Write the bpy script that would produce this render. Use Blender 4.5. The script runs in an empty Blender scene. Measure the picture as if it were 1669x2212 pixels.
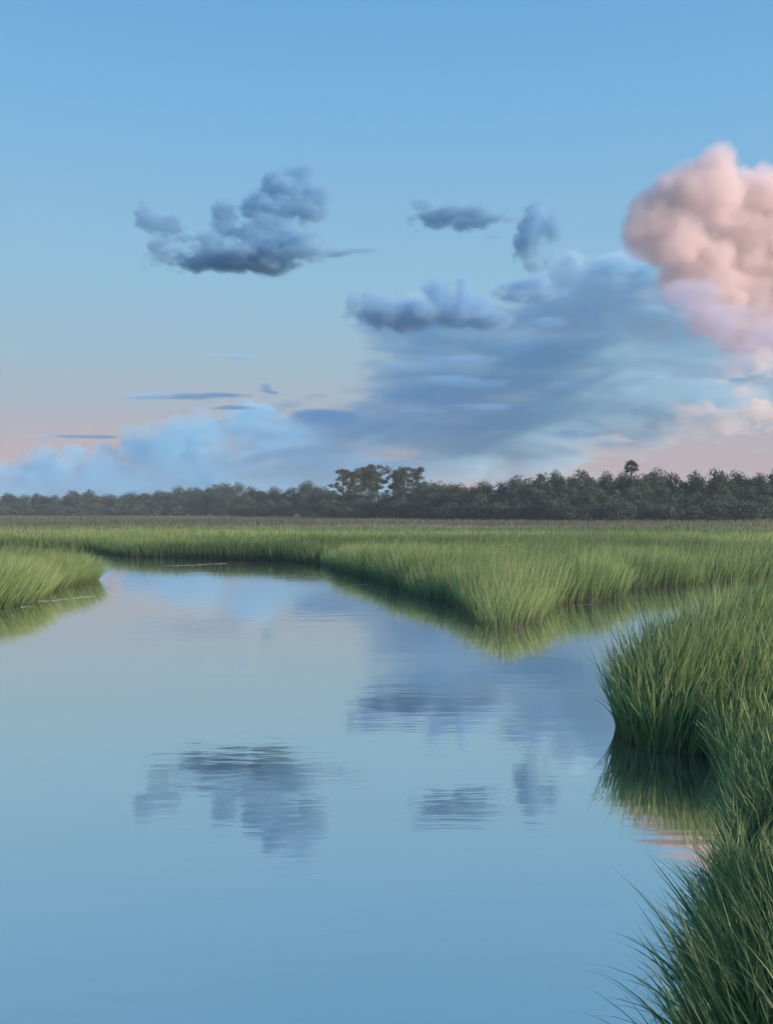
import bpy, math, random
import numpy as np
from mathutils import Vector
R = math.radians
scene = bpy.context.scene
coll = scene.collection
# ---------------------------------------------------------------- camera
EYE = 2.2
FPX = 2125.0                      # focal length in units of a 1669 x 2212 picture
cam_data = bpy.data.cameras.new('camera')
cam = bpy.data.objects.new('camera', cam_data); coll.objects.link(cam)
cam_data.sensor_fit = 'VERTICAL'
cam_data.angle = 2*math.atan(1106/FPX)
cam_data.clip_start = 0.05; cam_data.clip_end = 60000
cam.location = (0, 0, EYE); cam.rotation_euler = (R(90), 0, 0)
scene.camera = cam
# ---------------------------------------------------------------- sky
SUN_EL, SUN_AZ = 15.0, 119.0      # azimuth clockwise from +Y (the view direction)
def lin(c):
    c = [x/255 for x in c]
    return tuple(x/12.92 if x <= .04045 else ((x+.055)/1.055)**2.4 for x in c)
world = bpy.data.worlds.new('World'); scene.world = world; world.use_nodes = True
nt = world.node_tree; nt.nodes.clear()
out = nt.nodes.new('ShaderNodeOutputWorld'); bg = nt.nodes.new('ShaderNodeBackground')
sky = nt.nodes.new('ShaderNodeTexSky'); sky.sky_type = 'NISHITA'; sky.sun_disc = False
sky.sun_elevation = R(SUN_EL); sky.sun_rotation = R(SUN_AZ); sky.air_density = 1.0; sky.dust_density = 1.5
tc = nt.nodes.new('ShaderNodeTexCoord'); sep = nt.nodes.new('ShaderNodeSeparateXYZ')
ramp = nt.nodes.new('ShaderNodeValToRGB')
nt.links.new(tc.outputs['Generated'], sep.inputs[0]); nt.links.new(sep.outputs['Z'], ramp.inputs[0])
stops = [(0.0, (194,174,177)), (.03, (193,175,180)), (.062, (186,176,184)), (.0965, (172,180,194)), (.1425, (160,187,205)),
         (.2316, (146,192,220)), (.3546, (126,183,226)), (.4616, (110,172,222)), (.7, (84,146,206)), (1.0, (66,124,190))]
el = ramp.color_ramp.elements
while len(el) > 1: el.remove(el[0])
el[0].position = stops[0][0]; el[0].color = (*lin(stops[0][1]), 1)
for p, c in stops[1:]:
    e = el.new(p); e.color = (*lin(c), 1)
sc = nt.nodes.new('ShaderNodeVectorMath'); sc.operation = 'SCALE'; sc.inputs['Scale'].default_value = 0.10
nt.links.new(sky.outputs[0], sc.inputs[0])
mx = nt.nodes.new('ShaderNodeMix'); mx.data_type = 'RGBA'; mx.inputs['Factor'].default_value = 0.93
nt.links.new(sc.outputs[0], mx.inputs['A']); nt.links.new(ramp.outputs[0], mx.inputs['B'])
nt.links.new(mx.outputs['Result'], bg.inputs[0]); bg.inputs[1].default_value = 0.812
nt.links.new(bg.outputs[0], out.inputs[0])
sd = bpy.data.lights.new('sun', 'SUN'); sd.energy = 4.6; sd.angle = R(0.6); sd.color = (1.0, .77, .62)
sun = bpy.data.objects.new('sun', sd); coll.objects.link(sun)
sdir = Vector((math.sin(R(SUN_AZ))*math.cos(R(SUN_EL)), math.cos(R(SUN_AZ))*math.cos(R(SUN_EL)), math.sin(R(SUN_EL))))
sun.rotation_euler = sdir.to_track_quat('Z', 'Y').to_euler()
vs = scene.view_settings; vs.view_transform = 'Standard'; vs.look = 'None'; vs.exposure = 0.3; vs.gamma = 1.0; vs.use_curve_mapping = False
cy = scene.cycles
cy.use_denoising = True; cy.use_adaptive_sampling = True; cy.adaptive_threshold = .04
cy.max_bounces = 8; cy.diffuse_bounces = 2; cy.glossy_bounces = 3; cy.transmission_bounces = 2; cy.volume_bounces = 5; cy.transparent_max_bounces = 8
cy.volume_step_rate = 2.5; cy.volume_max_steps = 512
# ---------------------------------------------------------------- helpers
def tag(o, label=None, cat=None, group=None, kind=None):
    if label: o['label'] = label
    if cat: o['category'] = cat
    if group: o['group'] = group
    if kind: o['kind'] = kind
    return o
def ground_pt(x, y, z=0.0):
    d = (EYE - z)*FPX/(y - 1106.0)
    return ((x - 834.5)/FPX*d, d)

# ---------------------------------------------------------------- materials
def mat_nodes(name):
    m = bpy.data.materials.new(name); m.use_nodes = True
    t = m.node_tree; b = t.nodes['Principled BSDF']
    return m, t, b
def ramp_node(t, stops, src=None):
    r = t.nodes.new('ShaderNodeValToRGB'); e = r.color_ramp.elements
    e[0].position, e[0].color = stops[0][0], (*stops[0][1], 1)
    e[1].position, e[1].color = stops[-1][0], (*stops[-1][1], 1)
    for p, c in stops[1:-1]:
        x = e.new(p); x.color = (*c, 1)
    if src is not None: t.links.new(src, r.inputs[0])
    return r
def noise_node(t, scale, detail=4, rough=.55, coord='Object', stretch=None):
    tc = t.nodes.new('ShaderNodeTexCoord'); n = t.nodes.new('ShaderNodeTexNoise')
    n.inputs['Scale'].default_value = scale; n.inputs['Detail'].default_value = detail; n.inputs['Roughness'].default_value = rough
    src = tc.outputs[coord]
    if stretch:
        mp = t.nodes.new('ShaderNodeMapping'); mp.inputs['Scale'].default_value = stretch; t.links.new(src, mp.inputs[0]); src = mp.outputs[0]
    t.links.new(src, n.inputs['Vector'])
    return n
def grass_material(name):
    """colour: per blade attribute 'tone' = (random, along the blade, share of dry rush)"""
    m, t, b = mat_nodes(name)
    a = t.nodes.new('ShaderNodeAttribute'); a.attribute_name = 'tone'
    s = t.nodes.new('ShaderNodeSeparateColor'); t.links.new(a.outputs['Color'], s.inputs[0])
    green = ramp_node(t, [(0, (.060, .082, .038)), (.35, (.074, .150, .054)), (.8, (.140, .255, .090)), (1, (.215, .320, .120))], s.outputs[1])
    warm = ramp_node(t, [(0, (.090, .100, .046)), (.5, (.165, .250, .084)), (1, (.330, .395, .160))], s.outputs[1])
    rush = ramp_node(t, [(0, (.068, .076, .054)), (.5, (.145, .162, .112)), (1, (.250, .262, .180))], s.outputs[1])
    dim = t.nodes.new('ShaderNodeMapRange'); dim.inputs[3].default_value = .55; dim.inputs[4].default_value = 1.25; t.links.new(s.outputs[0], dim.inputs[0])
    dim2 = t.nodes.new('ShaderNodeMapRange'); dim2.inputs[2].default_value = .5; dim2.inputs[3].default_value = .72; dim2.inputs[4].default_value = 1.3; t.links.new(s.outputs[0], dim2.inputs[0])
    rv = t.nodes.new('ShaderNodeVectorMath'); rv.operation = 'SCALE'; t.links.new(rush.outputs[0], rv.inputs[0]); t.links.new(dim.outputs[0], rv.inputs['Scale'])
    m1 = t.nodes.new('ShaderNodeMix'); m1.data_type = 'RGBA'
    t.links.new(s.outputs[0], m1.inputs['Factor']); t.links.new(green.outputs[0], m1.inputs['A']); t.links.new(warm.outputs[0], m1.inputs['B'])
    m2 = t.nodes.new('ShaderNodeMix'); m2.data_type = 'RGBA'
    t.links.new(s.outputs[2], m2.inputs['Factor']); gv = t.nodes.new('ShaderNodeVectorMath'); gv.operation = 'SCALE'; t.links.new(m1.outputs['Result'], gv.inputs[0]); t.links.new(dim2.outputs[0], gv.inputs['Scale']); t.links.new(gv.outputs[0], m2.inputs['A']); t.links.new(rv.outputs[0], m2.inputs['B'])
    d = t.nodes.new('ShaderNodeBsdfDiffuse'); tr = t.nodes.new('ShaderNodeBsdfTranslucent'); g = t.nodes.new('ShaderNodeBsdfGlossy')
    g.inputs['Roughness'].default_value = .5
    for x in (d, tr): t.links.new(m2.outputs['Result'], x.inputs[0])
    x1 = t.nodes.new('ShaderNodeMixShader'); x1.inputs[0].default_value = .35
    t.links.new(d.outputs[0], x1.inputs[1]); t.links.new(tr.outputs[0], x1.inputs[2])
    x2 = t.nodes.new('ShaderNodeMixShader'); x2.inputs[0].default_value = .03
    t.links.new(x1.outputs[0], x2.inputs[1]); t.links.new(g.outputs[0], x2.inputs[2])
    t.nodes.remove(b); t.links.new(x2.outputs[0], t.nodes['Material Output'].inputs[0])
    return m
M_GRASS = grass_material('cordgrass')
def leaf_material(name, c0, c1):
    m, t, b = mat_nodes(name)
    n = noise_node(t, .55, 3, .6)
    oi = t.nodes.new('ShaderNodeObjectInfo')
    a = t.nodes.new('ShaderNodeAttribute'); a.attribute_name = 'tone'
    ad = t.nodes.new('ShaderNodeMath'); ad.operation = 'MULTIPLY_ADD'; ad.inputs[1].default_value = .5
    t.links.new(oi.outputs['Random'], ad.inputs[0]); t.links.new(a.outputs['Fac'], ad.inputs[2])
    ml = t.nodes.new('ShaderNodeMath'); ml.operation = 'MULTIPLY_ADD'; ml.inputs[1].default_value = .35
    t.links.new(n.outputs[0], ml.inputs[0]); t.links.new(ad.outputs[0], ml.inputs[2])
    mr = t.nodes.new('ShaderNodeMapRange'); mr.inputs[1].default_value = .3; mr.inputs[2].default_value = 1.3
    t.links.new(ml.outputs[0], mr.inputs[0])
    r = ramp_node(t, [(0, c0), (1, c1)], mr.outputs[0])
    d = t.nodes.new('ShaderNodeBsdfDiffuse'); tr = t.nodes.new('ShaderNodeBsdfTranslucent')
    for x in (d, tr): t.links.new(r.outputs[0], x.inputs[0])
    x1 = t.nodes.new('ShaderNodeMixShader'); x1.inputs[0].default_value = .25
    t.links.new(d.outputs[0], x1.inputs[1]); t.links.new(tr.outputs[0], x1.inputs[2])
    t.nodes.remove(b); t.links.new(x1.outputs[0], t.nodes['Material Output'].inputs[0])
    return m
M_OAK = leaf_material('oak_leaves', (.040, .070, .044), (.095, .145, .088))
M_SHRUB = leaf_material('shrub_leaves', (.058, .094, .068), (.118, .170, .122))
M_PINE = leaf_material('pine_needles', (.050, .068, .042), (.105, .130, .075))
M_PALM = leaf_material('palm_fronds', (.055, .075, .045), (.110, .135, .080))
def bark_material():
    m, t, b = mat_nodes('bark')
    n = noise_node(t, 3.0, 5, .6, stretch=(1, 1, .2))
    r = ramp_node(t, [(.3, (.050, .043, .036)), (.7, (.150, .130, .108))], n.outputs[0])
    t.links.new(r.outputs[0], b.inputs['Base Color']); b.inputs['Roughness'].default_value = .9
    return m
M_BARK = bark_material()
def ground_material():
    m, t, b = mat_nodes('marsh_ground')
    n = noise_node(t, .35, 6, .6); n2 = noise_node(t, .04, 4, .5, stretch=(.35, 1, 1))
    mud = ramp_node(t, [(.3, (.030, .028, .020)), (.7, (.060, .052, .036))], n.outputs[0])
    thatch = ramp_node(t, [(.3, (.060, .078, .030)), (.7, (.120, .125, .052))], n.outputs[0])
    rush = ramp_node(t, [(.3, (.080, .076, .050)), (.7, (.135, .125, .085))], n2.outputs[0])
    g = t.nodes.new('ShaderNodeNewGeometry'); s = t.nodes.new('ShaderNodeSeparateXYZ'); t.links.new(g.outputs['Position'], s.inputs[0])
    def fade(a, b_):
        q = t.nodes.new('ShaderNodeMapRange'); q.inputs[1].default_value = a; q.inputs[2].default_value = b_; t.links.new(s.outputs[1], q.inputs[0]); return q.outputs[0]
    def mix(f, a, b_):
        q = t.nodes.new('ShaderNodeMix'); q.data_type = 'RGBA'; t.links.new(f, q.inputs['Factor']); t.links.new(a, q.inputs['A']); t.links.new(b_, q.inputs['B']); return q.outputs['Result']
    c = mix(fade(78, 90), mix(fade(38, 60), mud.outputs[0], thatch.outputs[0]), rush.outputs[0])
    t.links.new(c, b.inputs['Base Color']); b.inputs['Roughness'].default_value = .85
    bp = t.nodes.new('ShaderNodeBump'); bp.inputs['Strength'].default_value = .5; bp.inputs['Distance'].default_value = .05
    t.links.new(n.outputs[0], bp.inputs['Height']); t.links.new(bp.outputs[0], b.inputs['Normal'])
    return m
def water_material():
    m, t, b = mat_nodes('creek_water')
    b.inputs['Base Color'].default_value = (.92, .87, .79, 1); b.inputs['Metallic'].default_value = 1.0; b.inputs['Roughness'].default_value = .035
    df = t.nodes.new('ShaderNodeBsdfDiffuse'); df.inputs[0].default_value = (.16, .19, .19, 1)     # silt in the water
    ms = t.nodes.new('ShaderNodeMixShader'); ms.inputs[0].default_value = .09
    t.links.new(b.outputs[0], ms.inputs[1]); t.links.new(df.outputs[0], ms.inputs[2]); t.links.new(ms.outputs[0], t.nodes['Material Output'].inputs[0])
    n1 = noise_node(t, 1.0, 3, .5, stretch=(.55, 1.6, 1)); n2 = noise_node(t, 6.0, 3, .5, stretch=(.4, 1.5, 1))
    ad = t.nodes.new('ShaderNodeMath'); ad.operation = 'MULTIPLY_ADD'; ad.inputs[1].default_value = .22
    t.links.new(n2.outputs[0], ad.inputs[0]); t.links.new(n1.outputs[0], ad.inputs[2])
    bp = t.nodes.new('ShaderNodeBump'); bp.inputs['Strength'].default_value = 1.0; bp.inputs['Distance'].default_value = .0032
    t.links.new(ad.outputs[0], bp.inputs['Height']); t.links.new(bp.outputs[0], b.inputs['Normal'])
    return m
M_GROUND, M_WATER = ground_material(), water_material()
# ---------------------------------------------------------------- the marsh: shores, ground, water
FAR = [(-400, 62), (-60, 56), (-20.3, 53.7), (-15.9, 53.1), (-12.3, 47.7), (-9.6, 46.7), (-5.8, 44.5), (-2.8, 41.4), (-1.96, 37.4), (-.06, 30), (.68, 26), (1.68, 23), (1.86, 19.2),
       (2.08, 18.3), (2.47, 18.6), (2.99, 19.6), (3.7, 22.3), (4.15, 23.3), (5.0, 24), (5.95, 24.9), (6.67, 27.5), (7.7, 28.3), (9.9, 30.2), (12.4, 31.6), (20, 34), (60, 40), (400, 50), (4000, 60), (4000, 5000), (-4000, 5000), (-4000, 70)]
LEFT = [(-8.95, 22.3), (-8.6, 23.3), (-8.7, 24.6), (-9.3, 27.3), (-9.4, 29), (-9.1, 30.6), (-9.6, 32.5), (-12, 33.5), (-20, 35), (-60, 38), (-60, 12), (-20, 17), (-12, 20.5)]
RIGHT = [(2.35, 9.97), (2.33, 9.43), (2.47, 9.06), (2.75, 8.95), (2.96, 9.06), (2.92, 8.72), (2.74, 7.84), (2.44, 6.74), (2.05, 5.89), (1.76, 5.23), (1.6, 4.70), (1.42, 4.23), (1.2, 3.5), (1.1, 2.5), (1.1, 0), (1.3, -30),
         (60, -30), (60, 24), (14, 18), (8, 15), (4.95, 12.8), (3.5, 11.5), (2.6, 10.6)]
POOL = [(2.25, 5.55), (2.55, 5.5), (2.75, 6.0), (2.65, 6.35), (2.4, 6.3), (2.2, 5.9)]
def poly_sd(P, poly):
    """signed distance, positive inside"""
    q = np.array(poly, float); n = len(q); best = np.full(len(P), 1e18); ins = np.zeros(len(P), bool)
    for i in range(n):
        a, b = q[i], q[(i+1) % n]; e = b-a; w = P-a
        t = np.clip((w@e)/(e@e), 0, 1); d = w - t[:, None]*e
        best = np.minimum(best, (d*d).sum(1))
        c = ((a[1] <= P[:, 1]) != (b[1] <= P[:, 1])); 
        with np.errstate(divide='ignore', invalid='ignore'):
            xx = a[0] + (P[:, 1]-a[1])/(b[1]-a[1])*e[0]
        ins ^= c & (P[:, 0] < xx)
    r = np.sqrt(best); return np.where(ins, r, -r)
def land_sd(P):
    return np.maximum.reduce([poly_sd(P, FAR), poly_sd(P, LEFT), np.minimum(poly_sd(P, RIGHT), -poly_sd(P, POOL))])
class VNoise:
    """smooth 2D value noise for scattering"""
    def __init__(s, seed): s.t = np.random.default_rng(seed).random((256, 256))
    def __call__(s, x, y):
        xi = np.floor(x).astype(int); yi = np.floor(y).astype(int); fx = x-xi; fy = y-yi
        fx = fx*fx*(3-2*fx); fy = fy*fy*(3-2*fy); T = s.t
        g = lambda a, b: T[a % 256, b % 256]
        return (g(xi, yi)*(1-fx)+g(xi+1, yi)*fx)*(1-fy) + (g(xi, yi+1)*(1-fx)+g(xi+1, yi+1)*fx)*fy
VN1, VN2, VN3 = VNoise(1), VNoise(2), VNoise(3)
def mesh_from(name, co, faces, mat, smooth=False):
    me = bpy.data.meshes.new(name); me.from_pydata(co, [], faces); me.materials.append(mat)
    if smooth: me.polygons.foreach_set('use_smooth', np.ones(len(me.polygons), bool))
    return me
def quads_mesh(name, co, loops, sizes, mat, attrs=None):
    """fast mesh from arrays"""
    me = bpy.data.meshes.new(name)
    me.vertices.add(len(co)); me.vertices.foreach_set('co', np.ascontiguousarray(co, np.float32).ravel())
    me.loops.add(len(loops)); me.loops.foreach_set('vertex_index', loops.astype(np.int32))
    me.polygons.add(len(sizes)); st = np.concatenate([[0], np.cumsum(sizes)[:-1]]).astype(np.int32)
    me.polygons.foreach_set('loop_start', st)
    me.update(calc_edges=True)
    for k, v in (attrs or {}).items():
        if v.ndim == 2:
            a = me.attributes.new(k, 'FLOAT_COLOR', 'POINT'); a.data.foreach_set('color', np.concatenate([v, np.ones((len(v), 1))], 1).astype(np.float32).ravel())
        else:
            a = me.attributes.new(k, 'FLOAT', 'POINT'); a.data.foreach_set('value', v.astype(np.float32))
    me.materials.append(mat)
    return me
def link(o, parent=None):
    coll.objects.link(o)
    if parent is not None: o.parent = parent
    return o
def grid_axis(knots):
    out_ = []
    for a, b, st in knots: out_ += list(np.arange(a, b, st))
    return np.array(out_ + [knots[-1][1]])
gx = grid_axis([(-5000, -500, 750), (-500, -60, 40), (-60, -14, 1.0), (-14, 14, .28), (14, 60, 1.0), (60, 500, 40), (500, 5000, 750)])
gy = grid_axis([(-60, 0, 6), (0, 14, .2), (14, 56, .35), (56, 120, 4), (120, 500, 40), (500, 6000, 600)])
GX, GY = np.meshgrid(gx, gy); P = np.stack([GX.ravel(), GY.ravel()], 1)
sdv = land_sd(P)
zz = np.where(sdv > 0, -.10 + .22*np.clip(sdv/.55, 0, 1), np.maximum(-.6, -.10 + sdv*.9)) + .03*(VN1(P[:, 0]*2.1, P[:, 1]*2.1)-.5)*(np.abs(sdv) < 5)
nx_, ny_ = len(gx), len(gy); ii = np.arange(nx_*ny_).reshape(ny_, nx_)
lp = np.stack([ii[:-1, :-1], ii[:-1, 1:], ii[1:, 1:], ii[1:, :-1]], -1).reshape(-1, 4)
me = quads_mesh('ground', np.column_stack([P, zz]), lp.ravel(), np.full(len(lp), 4), M_GROUND)
tag(link(bpy.data.objects.new('ground', me)), kind='structure')
me = mesh_from('water', [(-600, -80, 0), (600, -80, 0), (600, 75, 0), (-600, 75, 0)], [(0, 1, 2, 3)], M_WATER)
tag(link(bpy.data.objects.new('water', me)), kind='structure')
# ---------------------------------------------------------------- marsh grass
def blades(rng, root, z0, h, lean, curl, az, width, tone, dry, segs):
    """arrays per blade -> mesh data of tapered bent strips; lean and curl in radians, az = direction of the lean"""
    n = len(root); t = np.linspace(0, 1, segs+1)
    th = lean[:, None] + curl[:, None]*t[None]**1.3
    ds = h[:, None]/segs
    up = np.concatenate([np.zeros((n, 1)), np.cumsum(np.cos((th[:, 1:]+th[:, :-1])/2)*ds, 1)], 1)
    ho = np.concatenate([np.zeros((n, 1)), np.cumsum(np.sin((th[:, 1:]+th[:, :-1])/2)*ds, 1)], 1)
    ca, sa = np.cos(az)[:, None], np.sin(az)[:, None]
    cx = root[:, :1] + ho*ca; cyy = root[:, 1:2] + ho*sa; cz = z0[:, None] + up
    yaw = rng.uniform(0, math.pi, n)[:, None]
    wx, wy = np.cos(yaw), np.sin(yaw)*.6
    w = width[:, None]*.5*np.clip(1.25*(1-t[None]**1.6), 0, 1)*np.where(t[None] < .15, .75, 1)
    A = np.stack([cx-wx*w, cyy-wy*w, cz], -1)[:, :-1]; Bq = np.stack([cx+wx*w, cyy+wy*w, cz], -1)[:, :-1]
    tip = np.stack([cx[:, -1], cyy[:, -1], cz[:, -1]], -1)[:, None]
    co = np.concatenate([np.stack([A, Bq], 2).reshape(n, 2*segs, 3), tip], 1); k = 2*segs+1
    q = []
    for s_ in range(segs-1): q.append([2*s_, 2*s_+1, 2*s_+3, 2*s_+2])
    base = (np.arange(n)*k)[:, None]
    quad = (base[:, None] + np.array(q, int).reshape(-1, 4)[None]).reshape(-1) if q else np.zeros(0, int)
    tri = (base + np.array([2*segs-2, 2*segs-1, 2*segs])[None]).reshape(-1)
    loops = np.concatenate([quad, tri]); sizes = np.concatenate([np.full(len(quad)//4, 4), np.full(n, 3)])
    tt = np.concatenate([np.repeat(t[:-1], 2), [1.0]])
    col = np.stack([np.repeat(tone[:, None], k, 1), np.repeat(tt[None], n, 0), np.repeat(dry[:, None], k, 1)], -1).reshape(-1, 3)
    return co.reshape(-1, 3), loops, sizes, np.clip(col, 0, 1)
def scatter(rng, n, x0, x1, y0, y1, power=1.0):
    """random points of the view's wedge plus a margin; power > 1 crowds them towards the near end"""
    y = y0 + (y1-y0)*rng.random(n)**power
    x = x0(y) + (x1(y)-x0(y))*rng.random(n)
    return np.stack([x, y], 1)
def sd_grad(P, f, e=.05):
    gx_ = f(P+[e, 0])-f(P-[e, 0]); gy_ = f(P+[0, e])-f(P-[0, e]); g = np.stack([gx_, gy_], 1)
    return g/np.maximum(np.linalg.norm(g, axis=1), 1e-6)[:, None]
def grass_arrays(seed, P, f, h, width, segs, wind=(.10, .0), splay=.5, curl=.5, dry=None, hnoise=.35, tone_shift=0.0, edge=.35):
    rng = np.random.default_rng(seed)
    sd_ = f(P); keep = sd_ > -.03; P = P[keep]; sd_ = sd_[keep]; n = len(P)
    out_dir = -sd_grad(P, f)
    near = np.exp(-np.clip(sd_, 0, None)/edge)
    a0 = rng.uniform(0, 2*math.pi, n); m = np.abs(rng.normal(0, .13, n))
    v = np.stack([np.cos(a0)*m + wind[0], np.sin(a0)*m + wind[1]], 1) + out_dir*(near*splay*rng.random(n))[:, None]
    lean = np.arctan(np.linalg.norm(v, axis=1)); az = np.arctan2(v[:, 1], v[:, 0])
    hn = VN2(P[:, 0]*.09+9, P[:, 1]*.30)*.6 + VN3(P[:, 0]*.9, P[:, 1]*1.1)*.4
    hh = (h(P) if callable(h) else np.full(n, h))*(1-hnoise + 2*hnoise*hn)*rng.uniform(.62, 1.1, n)*(1-.22*near*rng.random(n))
    cu = np.abs(rng.normal(0, curl, n))*.8 + .12
    far = np.clip((P[:, 1]-28)/20, 0, 1)
    tone = .15 + .75*(VN1(P[:, 0]*.35+3, P[:, 1]*.6+8)-.3)*(1-.6*far) + rng.normal(0, .16, n) + tone_shift
    tone = tone + far*1.3*(VN3(P[:, 0]*.035+40, P[:, 1]*.16+7)-.5) + .45*np.exp(-((P[:, 0]-2.3)**2 + (P[:, 1]-20)**2)/9)
    tone = np.clip(tone, 0, 1)
    dr = np.where(rng.random(n) < .05, .8, 0.0) if dry is None else dry(P, rng)
    w = (width(P) if callable(width) else np.full(n, width))*rng.uniform(.65, 1.25, n)
    z0 = -.10 + .22*np.clip(sd_/.55, 0, 1)
    return blades(rng, P, z0, hh, lean, cu, az, w, tone, dr, segs)
def grass_object(name, label, arrays, parent=None, cat='grass'):
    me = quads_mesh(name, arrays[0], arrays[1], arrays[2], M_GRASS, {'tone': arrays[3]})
    o = link(bpy.data.objects.new(name, me), parent)
    if parent is None: tag(o, label, cat)
    tag(o, kind='stuff'); return o
HW = 834.5/FPX
fFar = lambda P: poly_sd(P, FAR); fLeft = lambda P: poly_sd(P, LEFT)
fRight = lambda P: np.minimum(poly_sd(P, RIGHT), -poly_sd(P, POOL))
rng = np.random.default_rng(11)
N_ = int
def dips(P):
    x, y = P[:, 0], P[:, 1]
    a = .62*np.exp(-((y-(38.5+.10*x+1.2*np.sin(x*.3)))/2.0)**2)*np.clip((x+1)/4, 0, 1)
    b = .50*np.exp(-((y-(61+.05*x+2*np.sin(x*.12)))/3.2)**2)
    c = .35*np.exp(-((y-(76-.04*x+2*np.sin(x*.1+1)))/3.0)**2)
    return np.clip(1-a-b-c, .25, 1)
# far marsh, three depths
P1 = scatter(rng, N_(300000), lambda y: -HW*y-2, lambda y: HW*y+3, 17.5, 56, .9)
P1 = P1[P1[:, 0] < 16]
grass_object('cordgrass_shore', 'green cordgrass along the far shore of the creek, darker at its foot by the water',
    grass_arrays(21, P1, fFar, lambda P: np.where(P[:, 1] < 24, 1.0, .95)*dips(P), lambda P: .010+.00030*P[:, 1], 3, wind=(.06, 0), splay=.3, curl=.4, tone_shift=.1))
P2 = scatter(rng, N_(120000), lambda y: -HW*y-6, lambda y: HW*y+6, 48, 104, 1.0)
def dry2(P, r): return np.clip((P[:, 1]-76-14*VN1(P[:, 0]*.05, P[:, 1]*.03))/4, 0, 1)*r.uniform(.7, 1, len(P))
grass_object('cordgrass_meadow', 'yellow green meadow of cordgrass stretching behind the shore towards the brown rushes',
    grass_arrays(22, P2, fFar, lambda P: .85*dips(P), lambda P: .0007*P[:, 1], 2, wind=(.05, 0), splay=.2, curl=.3, dry=dry2, tone_shift=.50, hnoise=.4))
P3 = scatter(rng, N_(110000), lambda y: -HW*y-10, lambda y: HW*y+10, 94, 420, 1.5)
grass_object('rush_field', 'dull brown rushes in a flat band below the tree line',
    grass_arrays(23, P3, fFar, .85, lambda P: .0010*P[:, 1], 1, wind=(.03, 0), splay=0, curl=.2, dry=lambda P, r: np.clip(.75+.5*(VN1(P[:, 0]*.02, P[:, 1]*.05)-.3), 0, 1), hnoise=.5))
# clump on the other side of the creek, at the picture's left edge
P4 = scatter(rng, N_(70000), lambda y: -HW*y-4, lambda y: np.full_like(y, -8.5), 19, 35)
grass_object('cordgrass_clump', 'bushy olive green grass clump standing in the water at the left edge',
    grass_arrays(24, P4, fLeft, 1.0, .017, 4, wind=(.24, 0), splay=.35, curl=.35, tone_shift=.42))
# near bank: one tall stand behind, one arching stand at the corner
def near_bank(name, label, seed, y0, y1, n, h, wind, splay, curl, width, ncut, xl, tone_shift=0.0, shift=(0, 0)):
    root = tag(link(bpy.data.objects.new(name, None)), label, 'grass')
    c = ground = None
    P5 = scatter(rng, N_(n), lambda y: np.full_like(y, 1.0), lambda y: HW*y+1.1, y0, y1)
    keep = fRight(P5) > -.03; P5 = P5[keep]
    x_, y_ = float(P5[:, 0].mean()), float(P5[:, 1].mean()); root.location = (x_, y_, .1)
    arr = list(grass_arrays(seed, P5, fRight, h, width, 6 if y0 > 7 else 7, wind=wind, splay=splay, curl=curl, tone_shift=tone_shift, edge=.3))
    arr[0] = arr[0] - np.array([x_, y_, .1])
    grass_object('blade_mass', None, arr, root)
    # single blades, the ones that stand out at the edge of the water
    r2 = np.random.default_rng(seed+100)
    extra = []
    if y0 < 5:                                        # a few long strays bending far out over the water
        extra = [(1.16, 3.62, 2.75, .42, .62), (1.20, 3.75, 2.3, .22, .55), (1.27, 3.9, 2.6, .20, .60), (1.30, 4.0, 2.9, .30, .66), (1.38, 4.2, 2.5, .16, .70), (1.45, 4.5, 2.8, .25, .72), (1.55, 4.8, 2.6, .15, .74), (1.68, 5.2, 2.7, .18, .70)]
    Pb = scatter(r2, 6000, lambda y: np.full_like(y, 1.0), lambda y: HW*y+.1, y0, y1)
    s_ = fRight(Pb); Pb = Pb[(s_ > -.04) & (s_ < .55)][:ncut]
    od = -sd_grad(Pb, fRight); hn = h(Pb) if callable(h) else np.full(len(Pb), h)
    for i, (p, o) in enumerate(zip(Pb, od)):
        m = r2.uniform(.05, splay*1.15); a = r2.uniform(0, 6.28)
        v = np.array([o[0]*m + wind[0]*.7 + math.cos(a)*.12, o[1]*m + math.sin(a)*.12])
        key = i % 24
        if key not in blade_cache:
            k = np.random.default_rng(500+key); one = np.ones(1)
            a_ = blades(k, np.zeros((1, 2)), np.zeros(1), one, one*k.uniform(.02, .15), one*k.uniform(.15, .85), np.zeros(1), one*k.uniform(.014, .020), one*k.uniform(0, .55), np.zeros(1), 7)
            blade_cache[key] = quads_mesh('blade', a_[0], a_[1], a_[2], M_GRASS, {'tone': a_[3]})
        b = link(bpy.data.objects.new('blade', blade_cache[key]), root)
        b.location = (p[0]-x_, p[1]-y_, -.08); az = math.atan2(v[1], v[0]); ln = math.atan(np.linalg.norm(v))
        b.rotation_euler = (0, ln*.8, az)
        s = hn[i]*r2.uniform(.75, 1.12); b.scale = (s, .8, s)
    for i, (x, y, az, ln, s) in enumerate(extra):
        b = link(bpy.data.objects.new('blade', blade_cache[(i*5) % 24]), root)
        b.location = (x-x_, y-y_, -.12); b.rotation_euler = (0, ln, az); b.scale = (s, 1.0, s)
    return root
blade_cache = {}
near_bank('cordgrass_stand', 'tall thick stand of green grass rising from the water at the right edge', 31, 7.2, 14.5, 60000, lambda P: np.interp(P[:, 1], [7.2, 8.2, 9.0, 9.8, 10.6, 12], [.45, .58, .80, .98, 1.16, 1.24]), (.12, .0), .22, .5, .021, 260, 0, tone_shift=.05)
near_bank('cordgrass_tuft', 'dark arching long grass in the lower right corner, leaning over the water', 32, 3.0, 7.2, 17000, lambda P: np.interp(P[:, 1], [3, 4.5, 5.6, 7.2], [.62, .62, .45, .45]), (.12, .0), .52, 1.0, .015, 282, 0, tone_shift=-.15)

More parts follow.
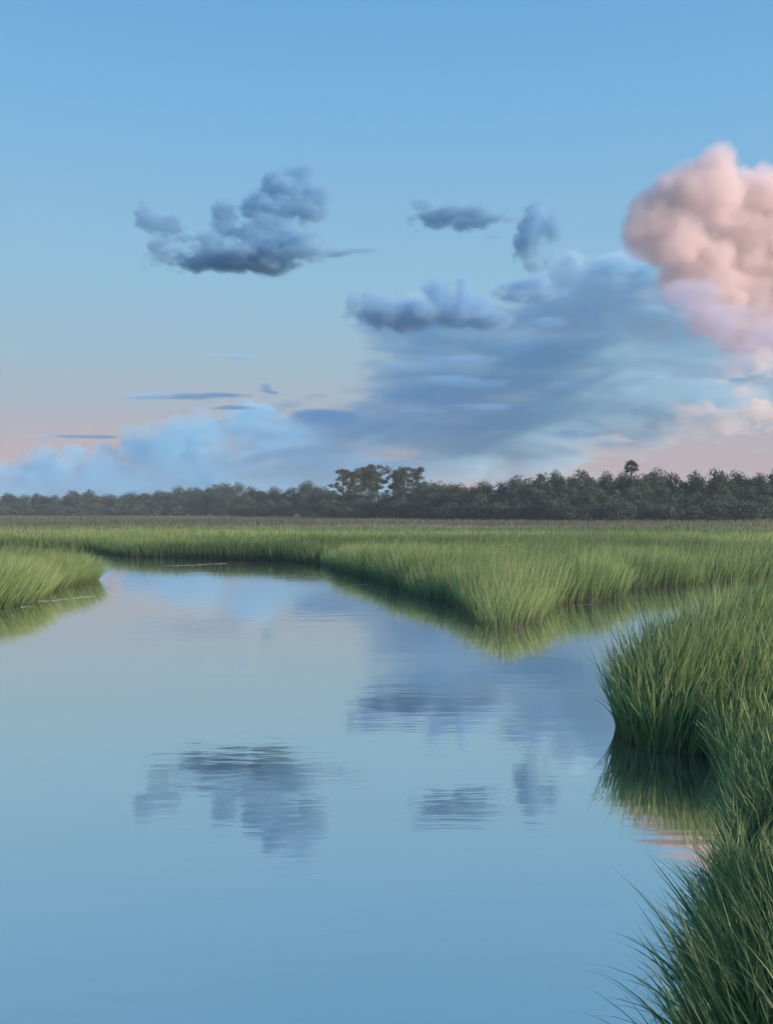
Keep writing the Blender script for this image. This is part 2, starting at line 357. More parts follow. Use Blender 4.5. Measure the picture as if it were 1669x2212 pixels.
# ---------------------------------------------------------------- trees
def tube_rings(path, radii, sides=7):
    co, loops, sizes = [], [], []
    for i, (p, r) in enumerate(zip(path, radii)):
        p = Vector(p); d = (Vector(path[min(i+1, len(path)-1)]) - Vector(path[max(i-1, 0)])).normalized()
        u = d.orthogonal().normalized(); v = d.cross(u)
        for k in range(sides):
            a = 2*math.pi*k/sides; co.append(p + (u*math.cos(a) + v*math.sin(a))*r)
    f = []
    for i in range(len(path)-1):
        for k in range(sides): f.append((i*sides+k, i*sides+(k+1) % sides, (i+1)*sides+(k+1) % sides, (i+1)*sides+k))
    f.append(tuple(range((len(path)-1)*sides, len(path)*sides)))
    return co, f
def join_tubes(list_):
    co, fs = [], []
    for c, f in list_:
        b = len(co); co += c; fs += [tuple(i+b for i in q) for q in f]
    return co, fs
def leaf_quads(rng, centers, radii, count, size, squash=1.0):
    """leaf sized quads spread through round clumps, denser at each clump's skin"""
    C = np.repeat(np.array(centers), count, 0); Rr = np.repeat(np.array(radii), count)
    n = len(C); d = rng.normal(size=(n, 3)); d /= np.linalg.norm(d, axis=1)[:, None]
    p = C + d*(Rr*rng.random(n)**.45)[:, None]*np.array([1, 1, squash])
    nn = d + .45*rng.normal(size=(n, 3))              # leaves face outwards from their clump
    u = np.cross(nn, rng.normal(size=(n, 3))); u /= np.linalg.norm(u, axis=1)[:, None]
    w = np.cross(nn, u); w /= np.linalg.norm(w, axis=1)[:, None]
    s = size*rng.uniform(.6, 1.3, n)[:, None]
    co = np.stack([p-u*s*.6, p+w*s*.35, p+u*s*.6, p-w*s*.35], 1).reshape(-1, 3)
    tone = np.repeat(np.repeat(rng.random(len(centers))*.5, count) + rng.random(n)*.25, 4)
    return co, np.arange(4*n), np.full(n, 4), tone
def broad_tree(seed, H, W, leaf=.40, low=.08, nclump=34, per=190):
    rng = np.random.default_rng(seed); cs, rs = [], []
    for i in range(nclump):
        d = rng.normal(size=3); d /= np.linalg.norm(d); rr = rng.uniform(.45, 1.0)
        z = (H*(low+1)/2) + d[2]*rr*H*(1-low)/2*.88
        k = 1 - .35*max(0, (z/H-.55))
        cs.append((d[0]*rr*W/2*k*.85, d[1]*rr*W/2*k*.85, z)); rs.append(rng.uniform(.14, .26)*W)
    t = [tube_rings([(0, 0, -.3), (rng.normal(0, .1), rng.normal(0, .1), H*.25), (rng.normal(0, .3), rng.normal(0, .3), H*.6), (0, 0, H*.85)], [.035*H*.6, .022*H, .013*H, .004*H])]
    for i in rng.choice(nclump, 9, replace=False):
        c = cs[i]; z0 = rng.uniform(.12, .45)*H
        t.append(tube_rings([(0, 0, z0), (c[0]*.45, c[1]*.45, z0+(c[2]-z0)*.4), c], [.010*H, .007*H, .003*H], 5))
    co, f = join_tubes(t)
    tm = mesh_from('trunk', co, f, M_BARK, True)
    c, l, s, tone = leaf_quads(rng, cs, rs, per, leaf)
    return tm, (c, l, s, tone)
def tree_proto(seed, H, W, mat, **k):
    tm, (c, l, s, tone) = broad_tree(seed, H, W, **k)
    return tm, quads_mesh('crown', c, l, s, mat, {'tone': tone}), H
OAKS = [tree_proto(40+i, 10, w, M_OAK) for i, w in enumerate((8.5, 9.5, 7.5, 10.5, 8.0))]
SHRUBS = [tree_proto(60+i, 4, w, M_SHRUB, leaf=.34, low=-.05, nclump=26, per=70) for i, w in enumerate((4.5, 5.5, 4.0))]
MIDS = [tree_proto(70+i, 7, w, M_SHRUB, leaf=.34, low=.0, nclump=26, per=170) for i, w in enumerate((6.5, 7.5, 5.5, 7.0))]
def plant(name, proto, x, D, top, label, cat, group, wscale=1.0, seed=0):
    """x, top: where it stands out in the view; D: metres away"""
    r = random.Random(seed); h = EYE + (1106-top)/FPX*D
    root = tag(link(bpy.data.objects.new(name, None)), label, cat, group)
    root.location = ((x-834.5)/FPX*D, D, .08); s = h/proto[2]
    root.scale = (s*wscale, s*wscale, s); root.rotation_euler = (0, 0, r.uniform(0, 6.28))
    link(bpy.data.objects.new('trunk', proto[0]), root); link(bpy.data.objects.new('crown', proto[1]), root)
    return root
CONTOUR = [(-60,1068),(0,1069),(50,1074),(100,1067),(127,1073),(147,1066),(167,1057),(213,1061),(227,1069),(267,1067),(310,1064),(333,1062),(373,1066),(393,1054),(430,1052),(446,1041),(480,1043),(500,1039),(520,1047),(556,1052),(589,1055),(616,1051),(646,1044),(679,1045),
           (706,1052),(733,1056),(780,1062),(830,1060),(870,1058),(923,1043),(946,1041),(989,1041),(1023,1044),(1056,1041),(1090,1041),(1130,1032),(1173,1026),(1213,1017),(1253,1010),(1286,1014),(1326,1018),(1346,1024),(1396,1016),(1430,1026),(1446,1021),(1513,1022),(1573,1017),(1613,1024),(1669,1013),(1740,1015)]
cx_ = np.array([c[0] for c in CONTOUR]); cyv = np.array([c[1] for c in CONTOUR])
def top_at(x): return float(np.interp(x, cx_, cyv))
def dist_at(x): return float(np.interp(x, [0, 480, 540, 690, 720, 900, 1060, 1200, 1700], [400, 385, 330, 315, 255, 235, 205, 192, 188]))
def ordinal(n): return {1: 'first', 2: 'second', 3: 'third', 4: 'fourth', 5: 'fifth', 6: 'sixth', 7: 'seventh', 8: 'eighth', 9: 'ninth', 10: 'tenth', 11: 'eleventh', 12: 'twelfth', 13: 'thirteenth', 14: 'fourteenth'}[n]
rt = random.Random(7)
ZONES = [(-30, 380, 'left of the raised clump of crowns', 'far low tree line'), (380, 700, '', 'raised trees left of the pines'), (700, 930, '', 'trees below the pines'), (930, 1130, '', 'trees right of the pines'), (1130, 1720, '', 'wood round the palm')]
rows = []
def add_row(kind, protos, step, wpx, dback, dtop, mat_name):
    cnt = {}
    x = -20.0
    while x < 1700:
        z = next((k for k, q in enumerate(ZONES) if q[0] <= x < q[1]), 0)
        rows.append([kind, protos, x, z, dback, dtop, wpx]); x += step*rt.uniform(.8, 1.2)*(1.0 if x < 700 else 1.15)
add_row('back', OAKS, 38, 82, 14, 0, '')
add_row('front', MIDS, 46, 85, 2, .36, '')
add_row('shrub', SHRUBS, 44, 74, -4, .68, '')
from collections import Counter
tot = Counter((r[0], r[3]) for r in rows); seen = Counter()
KN = {'back': ('oak_tree', 'dark oak against the sky', 'tree', 'dark trees of the back row'), 'front': ('bushy_tree', 'grey green bushy tree', 'tree', 'bushy trees of the front row'), 'shrub': ('shrub', 'low pale shrub', 'shrub', 'low shrubs below the tree line')}
for i, (kind, protos, x, z, dback, dtop, wpx) in enumerate(rows):
    seen[(kind, z)] += 1
    nm, lb, cat, grp = KN[kind]; D = dist_at(x) + dback + rt.uniform(-3, 3)
    t = top_at(x); b = 1106
    top = t + rt.uniform(-5, 6) if kind == 'back' else t + (1112-t)*(dtop + rt.uniform(-.1, .1))
    pr = protos[rt.randrange(len(protos))]
    h = EYE + (1106-top)/FPX*D; wanted = wpx*rt.uniform(.85, 1.2)/FPX*D*(.75 if x < 700 else 1.0)
    base_w = {'back': 8.8, 'front': 6.6, 'shrub': 4.7}[kind]*h/pr[2]
    plant(nm, pr, x, D, top, '%s, %s from left in the %s' % (lb, ordinal(seen[(kind, z)]), ZONES[z][3]), cat, grp, max(.8, min(2.2, wanted/base_w)), i)
# ---- pines
def pine_proto(seed, H):
    rng = np.random.default_rng(seed); lean = rng.normal(0, .3, 2)
    path = [(0, 0, -.3), (lean[0]*.3, lean[1]*.3, H*.35), (lean[0], lean[1], H*.7), (lean[0]*1.2, lean[1]*1.2, H*.96)]
    t = [tube_rings(path, [.22, .18, .13, .05])]; cs, rs = [], []
    for i in range(26):
        z = H*(.55 + .45*(i+.5)/26); a = rng.uniform(0, 6.28); k = (z/H-.55)/.45
        L_ = (3.2 - 1.5*k**2)*rng.uniform(.2, 1.0); c = (lean[0]+math.cos(a)*L_, lean[1]+math.sin(a)*L_, min(H*.985, z+rng.uniform(0, .5)))
        t.append(tube_rings([(lean[0], lean[1], z-.6), ((lean[0]+c[0])/2, (lean[1]+c[1])/2, z-.25), c], [.07, .05, .02], 5)); cs.append(c); rs.append(rng.uniform(.75, 1.2))
    co, f = join_tubes(t); tm = mesh_from('trunk', co, f, M_BARK, True)
    c, l, s, tone = leaf_quads(rng, cs, rs, 80, .38, .7)
    return tm, quads_mesh('crown', c, l, s, M_PINE, {'tone': tone}), H
PINES = [pine_proto(90+i, 14) for i in range(4)]
for i, (x, top, w, lb) in enumerate([(745, 1016, 1.0, 'leftmost of the tall flat-topped pines above the tree line'), (780, 1012, 1.0, 'second tall pine from the left with open layered crown'), (820, 1007, 1.15, 'tallest of the flat-topped pines, in the middle of their group'),
                                     (846, 1018, .85, 'shorter pine tucked against the tallest pine'), (763, 1020, .9, 'lower pine between the first two tall pines'), (801, 1019, .9, 'lower pine just left of the tallest pine'), (861, 1021, .85, 'lower pine in the gap right of the tallest pine'), (876, 1012, .95, 'second last tall pine, with a narrow gap on its left side'), (902, 1012, .95, 'rightmost of the tall flat-topped pines above the tree line')]):
    plant('pine_tree', PINES[i % 4], x, 258+4*(i % 4), top, lb, 'tree', 'tall pines above the tree line', w*1.12, 300+i)
# ---- palm
def palm():
    D = 204; X = (1363-834.5)/FPX*D; H = EYE + (1106-1010)/FPX*D
    root = tag(link(bpy.data.objects.new('palm_tree', None)), 'lone palm with round head of fronds sticking up above the wood', 'tree'); root.location = (X, D, .08)
    co, f = tube_rings([(0, 0, -.2), (.1, 0, H*.4), (.05, 0, H*.8), (0, 0, H)], [.24, .2, .19, .2], 8)
    link(bpy.data.objects.new('trunk', mesh_from('trunk', co, f, M_BARK, True)), root)
    r = random.Random(4)
    fm = []
    for k in range(4):                               # fan fronds: stalk and a fan of pointed leaflets
        co, fs = [], []
        co += [(0, -.025, 0), (0, .025, 0), (.75, .02, .08), (.75, -.02, .08)]; fs.append((0, 1, 2, 3))
        for j in range(15):
            a = -1.9 + 3.8*j/14 + r.uniform(-.06, .06); L_ = r.uniform(.75, .95)*(1-.12*abs(a)); b = len(co)
            dx, dy = math.cos(a), math.sin(a)
            co += [(.72, 0, .08), (.72+dx*L_*.55-dy*.06, dy*L_*.55+dx*.06, .10), (.72+dx*L_, dy*L_, -.10*r.random()), (.72+dx*L_*.55+dy*.06, dy*L_*.55-dx*.06, .05)]; fs.append((b, b+1, b+2, b+3))
        fm.append(mesh_from('frond', co, fs, M_PALM))
    for i in range(30):
        o = link(bpy.data.objects.new('frond', fm[i % 4]), root); o.location = (0, 0, H)
        e = math.asin(-.78 + 1.72*(i+.5)/30); o.rotation_euler = (r.uniform(-.4, .4), -e, i*2.39996); s = r.uniform(1.0, 1.3); o.scale = (s, s, s)
palm()

# ---------------------------------------------------------------- haze over the marsh
def haze():
    m = bpy.data.materials.new('haze'); m.use_nodes = True; t = m.node_tree; t.nodes.clear()
    o = t.nodes.new('ShaderNodeOutputMaterial'); v = t.nodes.new('ShaderNodeVolumePrincipled')
    v.inputs['Color'].default_value = (.80, .92, .97, 1); v.inputs['Density'].default_value = .0004; t.links.new(v.outputs[0], o.inputs['Volume'])
    x0, x1, y0, y1, z0, z1 = -700, 700, -120, 900, -2.5, 24
    co = [(x, y, z) for z in (z0, z1) for x, y in ((x0, y0), (x1, y0), (x1, y1), (x0, y1))]
    f = [(3, 2, 1, 0), (4, 5, 6, 7), (0, 1, 5, 4), (1, 2, 6, 5), (2, 3, 7, 6), (3, 0, 4, 7)]
    tag(link(bpy.data.objects.new('haze', mesh_from('haze', co, f, m))), kind='stuff')
haze()

# ---------------------------------------------------------------- ripple glints on the water along the shores, painted as pale strips
def glint():
    m, t, b = mat_nodes('glint'); n = noise_node(t, 9, 3, .6)
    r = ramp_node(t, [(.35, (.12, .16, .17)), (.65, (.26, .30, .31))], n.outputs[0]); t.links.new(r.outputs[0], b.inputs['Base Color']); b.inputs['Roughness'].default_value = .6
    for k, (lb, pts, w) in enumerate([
        ('long pale painted glint on the water below the left grass clump', [(82, 1300), (120, 1297), (165, 1292), (206, 1288)], .10),
        ('short pale painted glint at the foot of the left grass clump', [(42, 1312), (56, 1310.5), (70, 1310)], .07),
        ('thin pale painted glint on the water off the far left shore', [(350, 1222), (395, 1221.5), (440, 1219.5), (490, 1217)], .16),
        ('thin pale painted glint on the water right of the far left one', [(600, 1243), (640, 1245), (690, 1246), (716, 1246)], .12),
        ('short pale painted glint near the middle of the far shore', [(755, 1264), (780, 1262.5), (796, 1263)], .09),
        ('small white painted glint by the shore right of the grass point', [(1236, 1308.5), (1246, 1308), (1256, 1308.5)], .06),
        ('tiny white painted glint beside the small painted glint', [(1265, 1306.5), (1272, 1306), (1279, 1306.5)], .05)]):
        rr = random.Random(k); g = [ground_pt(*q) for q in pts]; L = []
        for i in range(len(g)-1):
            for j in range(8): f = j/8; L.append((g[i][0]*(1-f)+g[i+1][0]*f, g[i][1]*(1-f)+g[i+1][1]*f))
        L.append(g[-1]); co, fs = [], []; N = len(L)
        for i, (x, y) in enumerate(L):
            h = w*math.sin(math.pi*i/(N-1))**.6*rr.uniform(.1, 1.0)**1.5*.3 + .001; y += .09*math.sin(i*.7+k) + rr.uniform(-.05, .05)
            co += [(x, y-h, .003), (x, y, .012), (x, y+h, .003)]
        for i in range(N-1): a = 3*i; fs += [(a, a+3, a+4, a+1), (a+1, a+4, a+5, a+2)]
        tag(link(bpy.data.objects.new('foam_line', mesh_from('foam_line', co, fs, m))), lb, 'glint', 'painted ripple glints on the creek')
glint()
# ---------------------------------------------------------------- clouds
def noise3(rng, shape, size, cell):
    """smooth random field: cubic B-spline over a random lattice, one axis after the other"""
    cell = np.broadcast_to(cell, 3); tap = []
    for a in range(3):
        t = np.linspace(0, size[a], shape[a])/cell[a] + rng.random()
        i = np.floor(t).astype(int); f = (t - i).astype(np.float32)
        tap.append((i, [(1-f)**3/6, (3*f**3-6*f**2+4)/6, (-3*f**3+3*f**2+3*f+1)/6, f**3/6]))
    v = rng.standard_normal([int(i.max())+4 for i, w in tap], dtype=np.float32)
    for a in (1, 2, 0):
        i, w = tap[a]; sh = [1, 1, 1]; sh[a] = len(i)
        v = sum(np.take(v, i+k, a)*w[k].reshape(sh) for k in range(4))
    return v*1.9
def fbm(rng, shape, size, cell, octs, gain=.5, billow=False):
    s = 0; a = 1; tot = 0; cell = np.array(np.broadcast_to(cell, 3), float)
    for o in range(octs):
        n = noise3(rng, shape, size, cell)
        s = s + a*((2*np.abs(n)-.9) if billow else n); tot += a; a *= gain; cell = cell*.5
    return s/tot
def volume_group():
    g = bpy.data.node_groups.new('voxel_cloud', 'GeometryNodeTree')
    g.interface.new_socket('Geometry', in_out='INPUT', socket_type='NodeSocketGeometry')
    g.interface.new_socket('Grid', in_out='INPUT', socket_type='NodeSocketObject')
    for nme, ty in (('Min', 'NodeSocketVector'), ('Max', 'NodeSocketVector'), ('NX', 'NodeSocketInt'), ('NY', 'NodeSocketInt'), ('NZ', 'NodeSocketInt'), ('Material', 'NodeSocketMaterial')):
        g.interface.new_socket(nme, in_out='INPUT', socket_type=ty)
    g.interface.new_socket('Geometry', in_out='OUTPUT', socket_type='NodeSocketGeometry')
    N = g.nodes.new; L = g.links.new
    gi = N('NodeGroupInput'); go = N('NodeGroupOutput')
    pos = N('GeometryNodeInputPosition')
    def vm(op, a, b):
        n = N('ShaderNodeVectorMath'); n.operation = op; L(a, n.inputs[0]); L(b, n.inputs[1]); return n.outputs[0]
    def mth(op, a, b):
        n = N('ShaderNodeMath'); n.operation = op
        for i, v in enumerate((a, b)):
            if isinstance(v, (int, float)): n.inputs[i].default_value = v
            else: L(v, n.inputs[i])
        return n.outputs[0]
    t = vm('DIVIDE', vm('SUBTRACT', pos.outputs[0], gi.outputs['Min']), vm('SUBTRACT', gi.outputs['Max'], gi.outputs['Min']))
    s = N('ShaderNodeSeparateXYZ'); L(t, s.inputs[0])
    ix = [mth('ROUND', mth('MULTIPLY', s.outputs[k], mth('SUBTRACT', gi.outputs[n], 1)), 0) for k, n in enumerate(('NX', 'NY', 'NZ'))]
    idx = mth('ADD', mth('MULTIPLY', mth('ADD', mth('MULTIPLY', ix[0], gi.outputs['NY']), ix[1]), gi.outputs['NZ']), ix[2])
    na = N('GeometryNodeInputNamedAttribute'); na.data_type = 'FLOAT'; na.inputs[0].default_value = 'dens'
    si = N('GeometryNodeSampleIndex'); si.data_type = 'FLOAT'; si.domain = 'POINT'
    oi = N('GeometryNodeObjectInfo'); oi.transform_space = 'ORIGINAL'; L(gi.outputs['Grid'], oi.inputs['Object'])
    L(oi.outputs['Geometry'], si.inputs['Geometry']); L(na.outputs[0], si.inputs['Value']); L(idx, si.inputs['Index'])
    vc = N('GeometryNodeVolumeCube')
    L(si.outputs[0], vc.inputs['Density'])
    for a, b in (('Min', 'Min'), ('Max', 'Max'), ('NX', 'Resolution X'), ('NY', 'Resolution Y'), ('NZ', 'Resolution Z')): L(gi.outputs[a], vc.inputs[b])
    sm = N('GeometryNodeSetMaterial'); L(vc.outputs[0], sm.inputs[0]); L(gi.outputs['Material'], sm.inputs['Material'])
    L(sm.outputs[0], go.inputs[0])
    return g
VG = volume_group()
def cloud_mat(name, color, dens, aniso=0.0):
    m = bpy.data.materials.new(name); m.use_nodes = True; t = m.node_tree; t.nodes.clear()
    o = t.nodes.new('ShaderNodeOutputMaterial'); v = t.nodes.new('ShaderNodeVolumePrincipled')
    v.inputs['Color'].default_value = (*color, 1); v.inputs['Density'].default_value = dens; v.inputs['Anisotropy'].default_value = aniso
    v.inputs['Density Attribute'].default_value = 'density'
    t.links.new(v.outputs[0], o.inputs['Volume'])
    return m
def make_cloud(name, label, blobs, D, seed, mat, vox=2.0, pad=14, cell=(40, 40, 30), octs=5, amp=.6, billow=.0, soft=.5, gain=.55, inner=0.0, icell=(90, 60, 16), thr=0.0, group=None):
    """blobs: (x, y, rx, ry[, depth, rdepth]) in picture units at distance D; the density is worked out per voxel and kept as a real volume there."""
    rng = np.random.default_rng(seed)
    B = [(b[0], b[1], b[2], b[3], b[4] if len(b) > 4 else 0, b[5] if len(b) > 5 else max(b[2], b[3])*.8) for b in blobs]
    lo = np.array([min(b[0]-b[2] for b in B), min(b[4]-b[5] for b in B), min(1106-b[1]-b[3] for b in B)]) - pad
    hi = np.array([max(b[0]+b[2] for b in B), max(b[4]+b[5] for b in B), max(1106-b[1]+b[3] for b in B)]) + pad
    size = hi - lo; n = np.maximum(8, np.round(size/np.array([vox, vox*2.5, vox]))).astype(int)
    nc = np.maximum(6, n//3)                          # the smooth field on a coarse lattice, then interpolated
    ax = [np.linspace(lo[a], hi[a], nc[a]).astype(np.float32) for a in range(3)]
    X, Y, Z = ax[0][:, None, None], ax[1][None, :, None], ax[2][None, None, :]
    F = 0; k = 7.0
    for (x, y, rx, ry, d, rd) in B:
        q = np.sqrt(((X-x)/rx)**2 + ((Y-d)/rd)**2 + ((Z-(1106-y))/ry)**2)
        F = F + np.exp(k*np.clip(1-q, -2, 1))
    F = np.log(F)/k
    for a in range(3):
        t = np.linspace(0, nc[a]-1.001, n[a]); i = t.astype(int); f = (t-i).astype(np.float32)
        sh = [1, 1, 1]; sh[a] = n[a]; f = f.reshape(sh)
        F = np.take(F, i, a)*(1-f) + np.take(F, i+1, a)*f
    nz = fbm(rng, n, size, cell, octs, gain)
    if billow: nz = nz*(1-billow) + billow*fbm(rng, n, size, cell, octs, gain, billow=True)
    F = F + amp*nz - thr
    d = np.clip(F/soft, 0, 1); d = d*d*(3-2*d)
    if inner: d = d*np.clip(1 - inner*.5 + inner*1.6*fbm(rng, n, size, icell, 4, .6), .06, 2)   # thick and thin layers inside
    for a in range(3):                                # nothing may touch the box
        sl = [slice(None)]*3
        e = np.minimum(np.arange(n[a]), n[a]-1-np.arange(n[a]))/4.0
        sh = [1, 1, 1]; sh[a] = n[a]
        d = d*np.clip(e, 0, 1).reshape(sh)
    d = np.ascontiguousarray(np.broadcast_to(d, tuple(n)), dtype=np.float32)
    sc_ = D/FPX
    mid = (lo+hi)/2
    c = np.array([(mid[0]-834.5)*sc_, D + mid[1]*sc_, EYE + mid[2]*sc_])
    mn = (lo-mid)*sc_; mxx = (hi-mid)*sc_
    me = bpy.data.meshes.new(name); me.vertices.add(d.size)
    P = np.empty(tuple(n)+(3,), np.float32)
    for a in range(3):
        sh = [1, 1, 1]; sh[a] = n[a]
        P[..., a] = np.linspace(mn[a], mxx[a], n[a]).reshape(sh)
    me.vertices.foreach_set('co', P.ravel())
    at = me.attributes.new('dens', 'FLOAT', 'POINT'); at.data.foreach_set('value', d.ravel())
    src = bpy.data.objects.new(name + '_voxels', me)          # the voxel values; not in the scene
    vol = bpy.data.volumes.new(name); vol.materials.append(mat)
    ob = bpy.data.objects.new(name, vol); coll.objects.link(ob); ob.location = c
    md = ob.modifiers.new('voxels', 'NODES'); md.node_group = VG
    ids = {i.name: i.identifier for i in VG.interface.items_tree if i.in_out == 'INPUT'}
    md[ids['Min']] = tuple(float(v) for v in mn); md[ids['Max']] = tuple(float(v) for v in mxx)
    md[ids['Grid']] = src; md[ids['NX']], md[ids['NY']], md[ids['NZ']] = int(n[0]), int(n[1]), int(n[2]); md[ids['Material']] = mat
    tag(ob, label, 'cloud', group)
    print('CLOUD', name, tuple(n), d.size, float(d.mean()))
    return ob

M_GREY = cloud_mat('grey_cloud', (.41, .70, .90), .038)
M_SLATE = cloud_mat('slate_cloud', (.46, .73, .93), .016)
M_PINK = cloud_mat('pink_cloud', (1.0, .918, .912), .013, -.25)
M_BLUE = cloud_mat('blue_cloud', (.62, .88, 1.0), .0050)
M_PALE = cloud_mat('pale_cloud', (.48, .84, 1.0), .0040)
M_STREAK = cloud_mat('streak_cloud', (.50, .80, 1.0), .010)
M_MAUVE = cloud_mat('mauve_cloud', (.80, .82, .96), .0060)
M_BAND = cloud_mat('band_cloud', (.36, .66, .92), .010)
M_BILLOW = cloud_mat('billow_cloud', (.70, .90, 1.0), .0036)
M_CREAM = cloud_mat('cream_cloud', (1.0, .95, .90), .006)
if True:
    make_cloud('grey_cloud', 'large dark grey cloud with ragged left arm alone in the blue sky', [
        (655,380,36,30),(628,425,64,36),(590,448,80,20),(640,450,70,20),(704,425,12,34),(605,505,66,42),(590,540,110,30),(640,545,66,24),(480,555,130,16),(482,490,28,42),(475,530,60,22),(375,492,42,26),(330,475,28,22),(318,462,18,20),(405,518,36,12),(420,572,60,7)],
        2200, 11, M_GREY, cell=(34, 40, 22), amp=1.0, soft=.6, octs=5, vox=1.6, gain=.70, thr=-.12)
    make_cloud('small_grey_cloud', 'small flat dark cloud with curled tail, high above the turreted cloud', [
        (990,470,90,13),(1050,468,45,14),(945,465,40,14),(925,448,18,18),(905,438,18,10),(1075,470,40,7)], 2400, 4, M_GREY, cell=(24, 30, 14), amp=1.0, soft=.6, octs=5, vox=1.6, gain=.70, thr=-.2)
    make_cloud('cloud_scrap', 'tiny torn cloud scrap just below the small flat dark cloud', [(1068,512,30,9),(1050,515,16,6)], 2400, 13, M_GREY, cell=(20, 20, 9), amp=.8, soft=.9, vox=1.6, pad=8)
    make_cloud('ragged_cloud', 'ragged upright dark cloud with a hole, above the blue cloud bank', [
        (1148,505,34,50),(1142,548,24,34),(1160,468,24,28),(1190,490,16,38),(1152,568,34,18)], 2600, 6, M_GREY, cell=(24, 26, 26), amp=1.1, soft=.6, octs=5, vox=1.6, gain=.70, thr=-.2)
    make_cloud('castle_cloud', 'slate blue cloud with two turrets on top, left end of the cloud bank', [
        (810,665,42,36),(870,680,95,28),(942,635,34,42),(938,615,16,16),(1000,640,18,40),(985,670,70,34),(1040,690,70,16),(760,650,14,30)], 5200, 4, M_SLATE, cell=(26, 30, 24), amp=.7, soft=.5, octs=5, vox=2, gain=.66, thr=-.14, billow=.3)
    make_cloud('slate_lump', 'small slate blue puff between the turreted cloud and the cloud bank', [(1140,620,52,26),(1120,640,50,14),(1165,640,45,14)], 5400, 16, M_SLATE, cell=(26, 26, 18), amp=.75, soft=.5, gain=.65, thr=-.08, vox=2)
    make_cloud('pink_cumulus', 'towering sunlit pink cumulus at the right edge', [
        (1532,382,48,54,-30,50),(1492,435,82,72,-30,70),(1412,480,60,58,-10,60),(1374,508,36,40,0,40),(1445,535,75,42,0,60),(1655,425,78,72,70,80),(1612,515,92,85,60,80),(1690,520,90,120,80,90),(1570,610,72,70,50,70),(1640,645,80,75,60,70),(1530,560,62,48,20,60),(1770,470,90,110,80,90),(1740,630,100,90,70,80),(1480,600,60,40,30,50),(1560,680,70,40,40,50),(1650,715,80,40,40,60)],
        6500, 5, M_PINK, vox=2.7, cell=(60, 60, 60), octs=5, amp=.42, billow=.65, soft=.50, thr=-.20, gain=.62)
    make_cloud('cloud_bank', 'broad blue cloud bank sloping down to the tree line below the pink cumulus', [
        (800,702,46,14,0,50),(830,745,60,22,0,60),(800,785,44,12,0,50),(850,830,60,30,0,70),(800,880,60,16,0,60),(930,790,110,90,0,110),(1000,840,230,110,0,110),(1060,740,120,60,0,90),(1200,690,110,95,0,110),(1215,600,50,60,0,70),(1235,565,26,26,0,40),(1340,585,60,40,0,60),(1450,600,90,50,0,70),(1290,640,110,60,0,90),(1400,650,180,80,0,110),(1550,700,170,100,0,120),(1250,820,280,130,0,120),(1480,790,230,120,0,120),(1690,760,150,120,0,120),
        (850,930,260,80,0,110),(1050,930,260,75,0,110),(1230,900,220,70,0,110),(700,990,260,60,0,110),(660,960,120,50,0,80),(800,960,150,60,0,90),(950,1010,260,45,0,100),(1900,760,200,140,0,120),(2080,760,180,120,0,110)],
        8000, 8, M_BLUE, vox=3.9, cell=(110, 70, 40), amp=1.0, soft=.45, octs=5, thr=-.12, gain=.66, billow=.5, inner=.62, icell=(130, 60, 22))
    make_cloud('low_cumulus', 'pale blue row of low cumulus heads on the horizon at the left', [
        (-40,1045,120,50,0,60),(100,985,22,24,0,30),(95,1020,50,40,0,40),(160,1000,30,36,0,40),(225,1010,55,44,0,50),(300,975,45,45,0,50),(350,965,60,50,0,60),(440,950,70,55,0,60),(470,925,22,26,0,30),(540,930,55,55,0,50),(578,905,26,32,0,30),(610,960,80,60,0,60),(250,1050,300,45,0,70),(600,1030,300,60,0,70),(60,1060,160,40,0,60),(300,1085,360,40,0,60),(700,1080,260,40,0,60)],
        12000, 17, M_PALE, vox=3.0, cell=(40, 40, 34), amp=.5, billow=.8, soft=.34, thr=-.20, gain=.55, inner=.4, icell=(60, 40, 30))
    make_cloud('lens_cloud', 'smooth blue lens of cloud joining the low cumulus row to the cloud bank', [(690,899,82,20),(720,905,70,14)], 9000, 18, M_STREAK, cell=(60, 40, 20), amp=.2, soft=.5, vox=2.2)
    make_cloud('frayed_cloud', 'cream frayed cloud fringe below the pink cumulus', [(1600,840,70,60),(1645,790,36,70),(1500,885,90,28),(1640,895,90,34),(1570,905,80,28)], 6000, 19, M_CREAM, cell=(30, 26, 14), amp=1.6, soft=.9, thr=.30, vox=2.2, gain=.72)
    make_cloud('fringe_streak', 'thin cream fringe of cloud low above the palm', [(1340,950,60,12),(1395,960,55,8),(1440,935,22,22)], 6200, 20, M_CREAM, cell=(30, 30, 10), amp=1.2, soft=.8, thr=.05, vox=1.8, gain=.7)
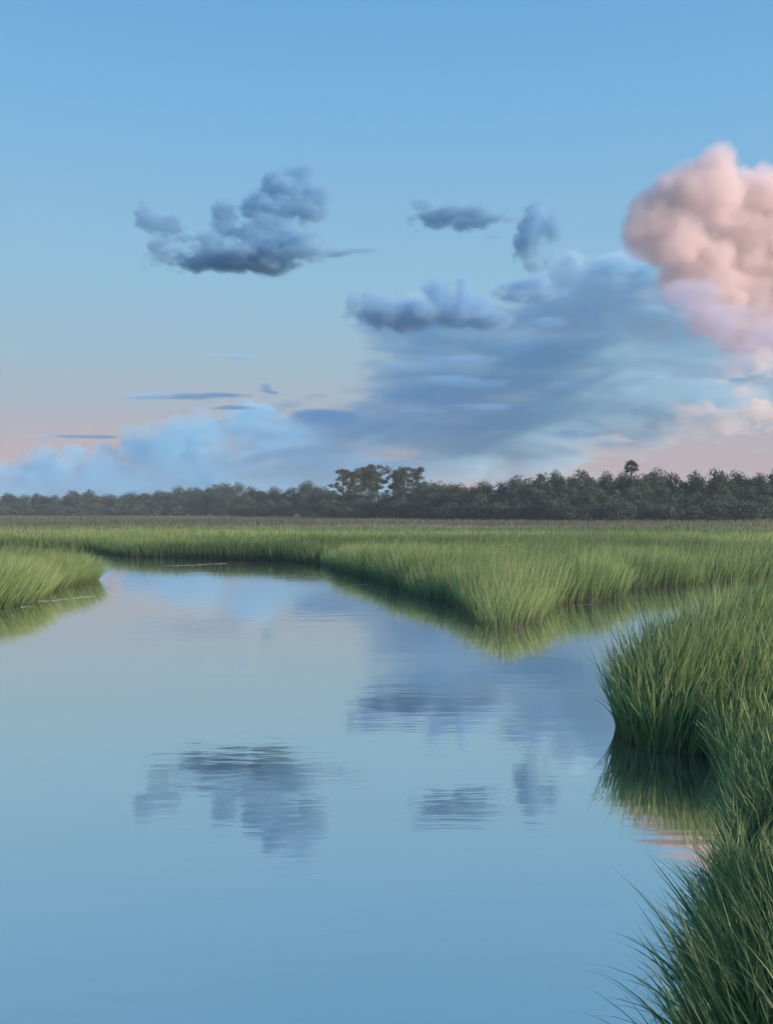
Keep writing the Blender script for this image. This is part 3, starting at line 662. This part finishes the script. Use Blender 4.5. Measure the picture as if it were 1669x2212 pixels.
    for i, (lb, bl) in enumerate([
        ('long thin blue streak of cloud over the low cumulus row', [(400,858,140,5),(330,856,70,4),(470,852,70,4)]),
        ('short blue dash of cloud just below the long thin streak', [(505,880,58,4)]),
        ('small tilted cloud fleck right of the long thin streak', [(575,840,18,8),(592,848,16,5)]),
        ('faint thin streak of cloud near the left edge', [(205,944,58,4),(120,941,50,2.5)]),
        ('tiny blue cloud dash alone in the pale sky', [(520,771,34,5),(470,766,34,3)]),
        ('thin tail of cloud trailing right from the big grey cloud', [(760,540,80,4),(725,550,30,4)])]):
        make_cloud('cloud_streak', lb, [(b[0], b[1], b[2], b[3], 0, 30) for b in bl], 9000 if i < 5 else 2300, 30+i, M_STREAK if i < 5 else M_GREY, cell=(36, 20, 7), amp=.6, soft=.5, thr=-.15, vox=1.6, pad=6, group='thin cloud streaks')
    make_cloud('mauve_cloud', 'soft mauve cloud under the pink cumulus where it meets the blue bank', [
        (1460,640,80,36,0,50),(1560,690,100,50,0,60),(1660,735,100,55,0,60),(1600,780,90,45,0,50),(1750,720,90,80,0,60)], 6200, 41, M_MAUVE, cell=(60, 50, 36), amp=.8, soft=.8, gain=.62, billow=.4, vox=3.2)
    for i, (lb, bl) in enumerate([
        ('dark slate band slanting across the upper part of the cloud bank', [(880,790,80,9),(980,775,130,12),(1110,745,90,15),(1200,700,60,22),(1260,680,50,22)]),
        ('dark slate band lying level across the middle of the cloud bank', [(960,822,80,8),(1080,825,130,11),(1230,832,110,10)]),
        ('faint slate band low in the cloud bank above the pines', [(900,888,150,7),(1060,880,130,8),(1200,935,120,8)])]):
        make_cloud('cloud_band', lb, [(b[0], b[1], b[2], b[3]*1.5, 0, 40) for b in bl], 6600, 50+i, M_BAND, cell=(60, 40, 16), amp=.8, soft=1.1, thr=-.02, gain=.62, vox=2.4, pad=8, group='slate bands in the cloud bank')
    make_cloud('billowing_cloud', 'billowing blue shoulder of the cloud bank left of the pink cumulus', [
        (1232,572,26,26,0,30),(1215,605,42,36,0,40),(1280,625,56,34,0,50),(1180,650,46,34,0,40),(1375,610,64,32,0,50),(1330,655,90,40,0,60),(1470,640,76,40,0,50),(1120,690,50,22,0,40),(1230,690,90,40,0,60),(1420,700,110,40,0,60)],
        7200, 43, M_BILLOW, cell=(44, 44, 34), amp=.6, billow=.7, soft=.5, gain=.62, thr=-.05, vox=2.8)
